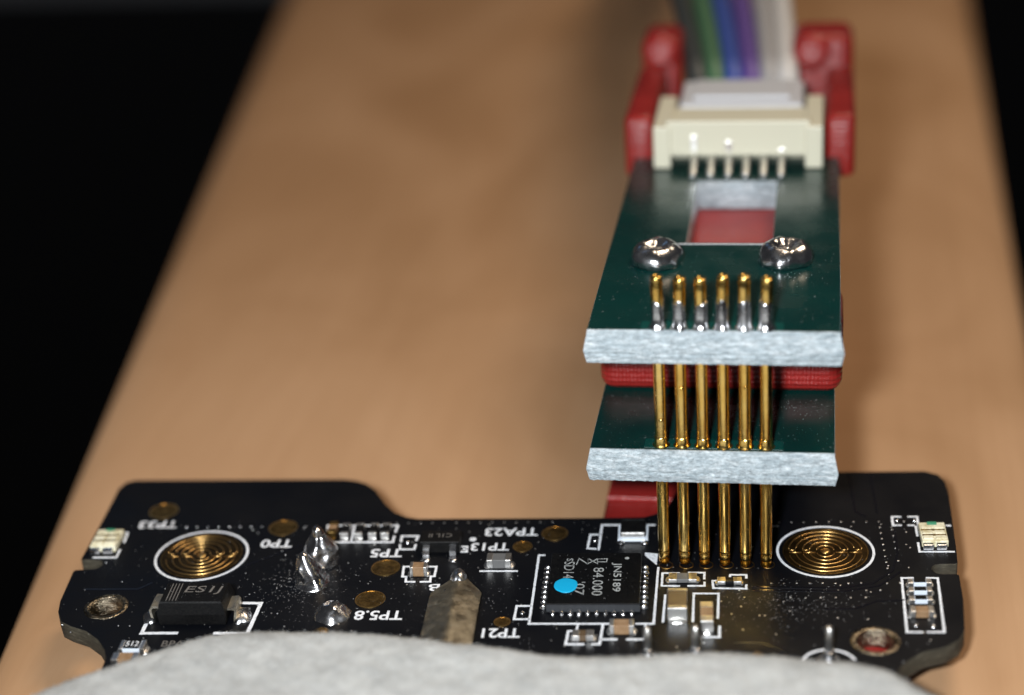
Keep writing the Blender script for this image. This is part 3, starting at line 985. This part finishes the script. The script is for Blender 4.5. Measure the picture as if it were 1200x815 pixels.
# pin header socket at the rear of the upper board
x0, x1 = -5.75, 6.35
sk = finish('cable_socket', box(x0 + .9, x1 - .9, 27.4, 28.6, ZU + .95, ZU + 3.55, .12), 'nylon', clip)
finish('socket_wall', box(x0, x0 + 1.25, 27.2, 34.5, ZU + .05, ZU + 3.2, .12), 'nylon', sk)
finish('socket_wall', box(x1 - 1.25, x1, 27.2, 34.5, ZU + .05, ZU + 3.2, .12), 'nylon', sk)
finish('socket_floor', box(x0 + 1.2, x1 - 1.2, 29.5, 34.4, ZU + .06, ZU + .7, .05), 'nylon', sk)
finish('socket_roof', box(x0 + 1.2, x1 - 1.2, 28.55, 32.6, ZU + 2.4, ZU + 2.9, .05), 'nylon', sk)
for i in range(6):
    x = .3 + (i - 2.5) * 1.25
    if i in (0, 2, 5):
        finish('contact_key', box(x - .2, x + .2, 27.28, 27.45, ZU + 1.3, ZU + 2.5 - .2 * i, .05), 'tin', sk)
    finish('contact', add_tube(bmesh.new(), [(x, 29.5, ZU + .75), (x, 27.8, ZU + .75), (x, 27.2, ZU + .62), (x, 26.8, ZU + .3), (x, 26.4, ZU + .14), (x, 25.3, ZU + .14)], .26, 8), 'tin', sk, True)

# ------------------------------------------------------------------ cable plug with its six wires
plug = thing('cable_plug', 'white plug with six coloured wires pushed into the cream socket', 'cable plug', (.3, 33, 16.41 + 2.2))
finish('housing', box(-4.6, 4.6, .0, 6.0, -1.3, .8, .3, 3), 'plug', plug)
finish('latch_rib', box(-3.6, 3.6, 1.2, 5.4, .78, 1.05, .1), 'plug', plug)
for i, nm in enumerate(('wire_black', 'wire_green', 'wire_blue', 'wire_violet', 'wire_grey', 'wire_white')):
    x = (i - 2.5) * 1.35
    pts = []
    for k in range(25):
        t = k / 24
        pts.append((x * (1 + .5 * min(1, t * 4)) - 18 * t ** 1.15 + .3 * math.sin(i * 2 + t * 5) * t, 5.6 + 132 * t, -.3 + (23 + 2 * math.sin(i * 1.7)) * t * (1 - t) - 22 * t ** 3))
    finish('wire', add_tube(bmesh.new(), pts, .85, 12), nm, plug, True, label=nm.split('_')[1] + ' insulated wire of the cable plug')

# ------------------------------------------------------------------ grey felt over the front of the board
felt = thing('felt_cloth', 'light grey felt cloth covering the front of the black circuit board', 'cloth', (-12, -30, TZ))
EDGE = [(-41.5, -48), (-40.6, -30), (-39.3, -22.5), (-37.9, -19.6), (-36.6, -18.1), (-35.2, -16.85), (-33.0, -15.36), (-31.37, -14.05), (-29.66, -12.89), (-28.21, -12.17), (-26.33, -11.78), (-24.28, -11.64), (-22.22, -11.59), (-19.64, -11.59), (-17.05, -11.76),
        (-14.45, -12.1), (-12.92, -12.25), (-10.88, -12.53), (-8.86, -12.9), (-6.88, -13.01), (-4.95, -12.87), (-3.04, -12.65), (-1.13, -12.35), (1.25, -12.02), (3.64, -12.1), (6.01, -12.34), (8.36, -12.59),
        (10.2, -13.18), (11.18, -14.06), (12.2, -14.76), (13.4, -15.9), (15.0, -18.5), (16.2, -24), (17, -48)]
P = []
for a, b in zip(EDGE, EDGE[1:]):
    a, b = Vector(a), Vector(b)
    k = max(1, int((b - a).length / .14))
    P += [a.lerp(b, j / k) for j in range(k)]
P.append(Vector(EDGE[-1]))
for it in range(12):
    P = [P[0]] + [(P[i - 1] + P[i] * 2 + P[i + 1]) / 4 for i in range(1, len(P) - 1)] + [P[-1]]
PROF = [(.9, .25), (.45, .3), (.15, .5), (.03, .8), (0, 1.15), (.05, 1.5), (.18, 1.8), (.4, 2.05), (.7, 2.2), (1.05, 2.28)] + [(1.05 + .35 * k, 2.3 + .012 * k) for k in range(1, 26)] + [(12, 2.6), (18, 2.6), (26, 2.5)]
bm = bmesh.new()
rows = []
surf = []
for i, p in enumerate(P):
    c = Vector((-12 + (p.x + 12) * .55, -52))
    d = (c - p)
    L = d.length
    d.normalize()
    row = []
    for dist, z in PROF:
        q = p + d * min(dist, L * .98)
        n1 = noise.noise(Vector((q.x * .35, q.y * .35, 1.7)))
        n2 = noise.noise(Vector((q.x * 1.3, q.y * 1.3, z * 1.3 + 4)))
        n3 = noise.noise(Vector((q.x * 5, q.y * 5, z * 5 + 8)))
        off = .05 * n2 + .035 * n3
        qq = q - d * off * (1.5 if dist < .5 else 0)
        zz = z + (.12 * n1 + .06 * n2 + .05 * n3) * min(1, z / 1.5)
        row.append(bm.verts.new((qq.x + 12, qq.y + 30, zz - TZ)))
    rows.append(row)
for a, b in zip(rows, rows[1:]):
    for k in range(len(PROF) - 1):
        bm.faces.new((a[k], b[k], b[k + 1], a[k + 1]))
bmesh.ops.recalc_face_normals(bm, faces=bm.faces)
bm.normal_update()
fr = random.Random(11)
hv, hf = [], []
bm.verts.ensure_lookup_table()
samples = []
for i in range(len(rows)):
    p = P[i]
    if p.y < -21:
        continue
    for k in range(2, 26):
        samples.append((rows[i][k].co.copy(), rows[i][k].normal.copy(), k))
for n_ in range(30000):
    co, no, k = fr.choice(samples)
    if k > 8 and fr.random() < .35:
        continue
    if no.z < -.3:
        no = -no
    tdir = Vector((fr.gauss(0, 1), fr.gauss(0, 1), fr.gauss(0, .4)))
    tdir = (tdir - no * tdir.dot(no)).normalized()
    ln = fr.uniform(.08, .3)
    lift = fr.uniform(.02, .35) if k > 8 else fr.uniform(.05, .6)
    base_p = co + Vector((fr.uniform(-.1, .1), fr.uniform(-.1, .1), 0)) - no * .02
    side = no.cross(tdir) * fr.uniform(.007, .014)
    pts = [base_p, base_p + tdir * ln * .5 + no * ln * lift * .8, base_p + tdir * ln + no * ln * lift * fr.uniform(.4, 1)]
    b0 = len(hv)
    for q, wv_ in zip(pts, (1, .9, .45)):
        hv.append((q - side * wv_) * S)
        hv.append((q + side * wv_) * S)
    hf += [(b0, b0 + 1, b0 + 3, b0 + 2), (b0 + 2, b0 + 3, b0 + 5, b0 + 4)]
sheet = finish('felt_sheet', bm, 'felt', felt, True)
me = bpy.data.meshes.new('felt_fibres')
me.from_pydata(hv, [], hf)
link('felt_fibres', me, 'fibre', felt, kind='stuff')
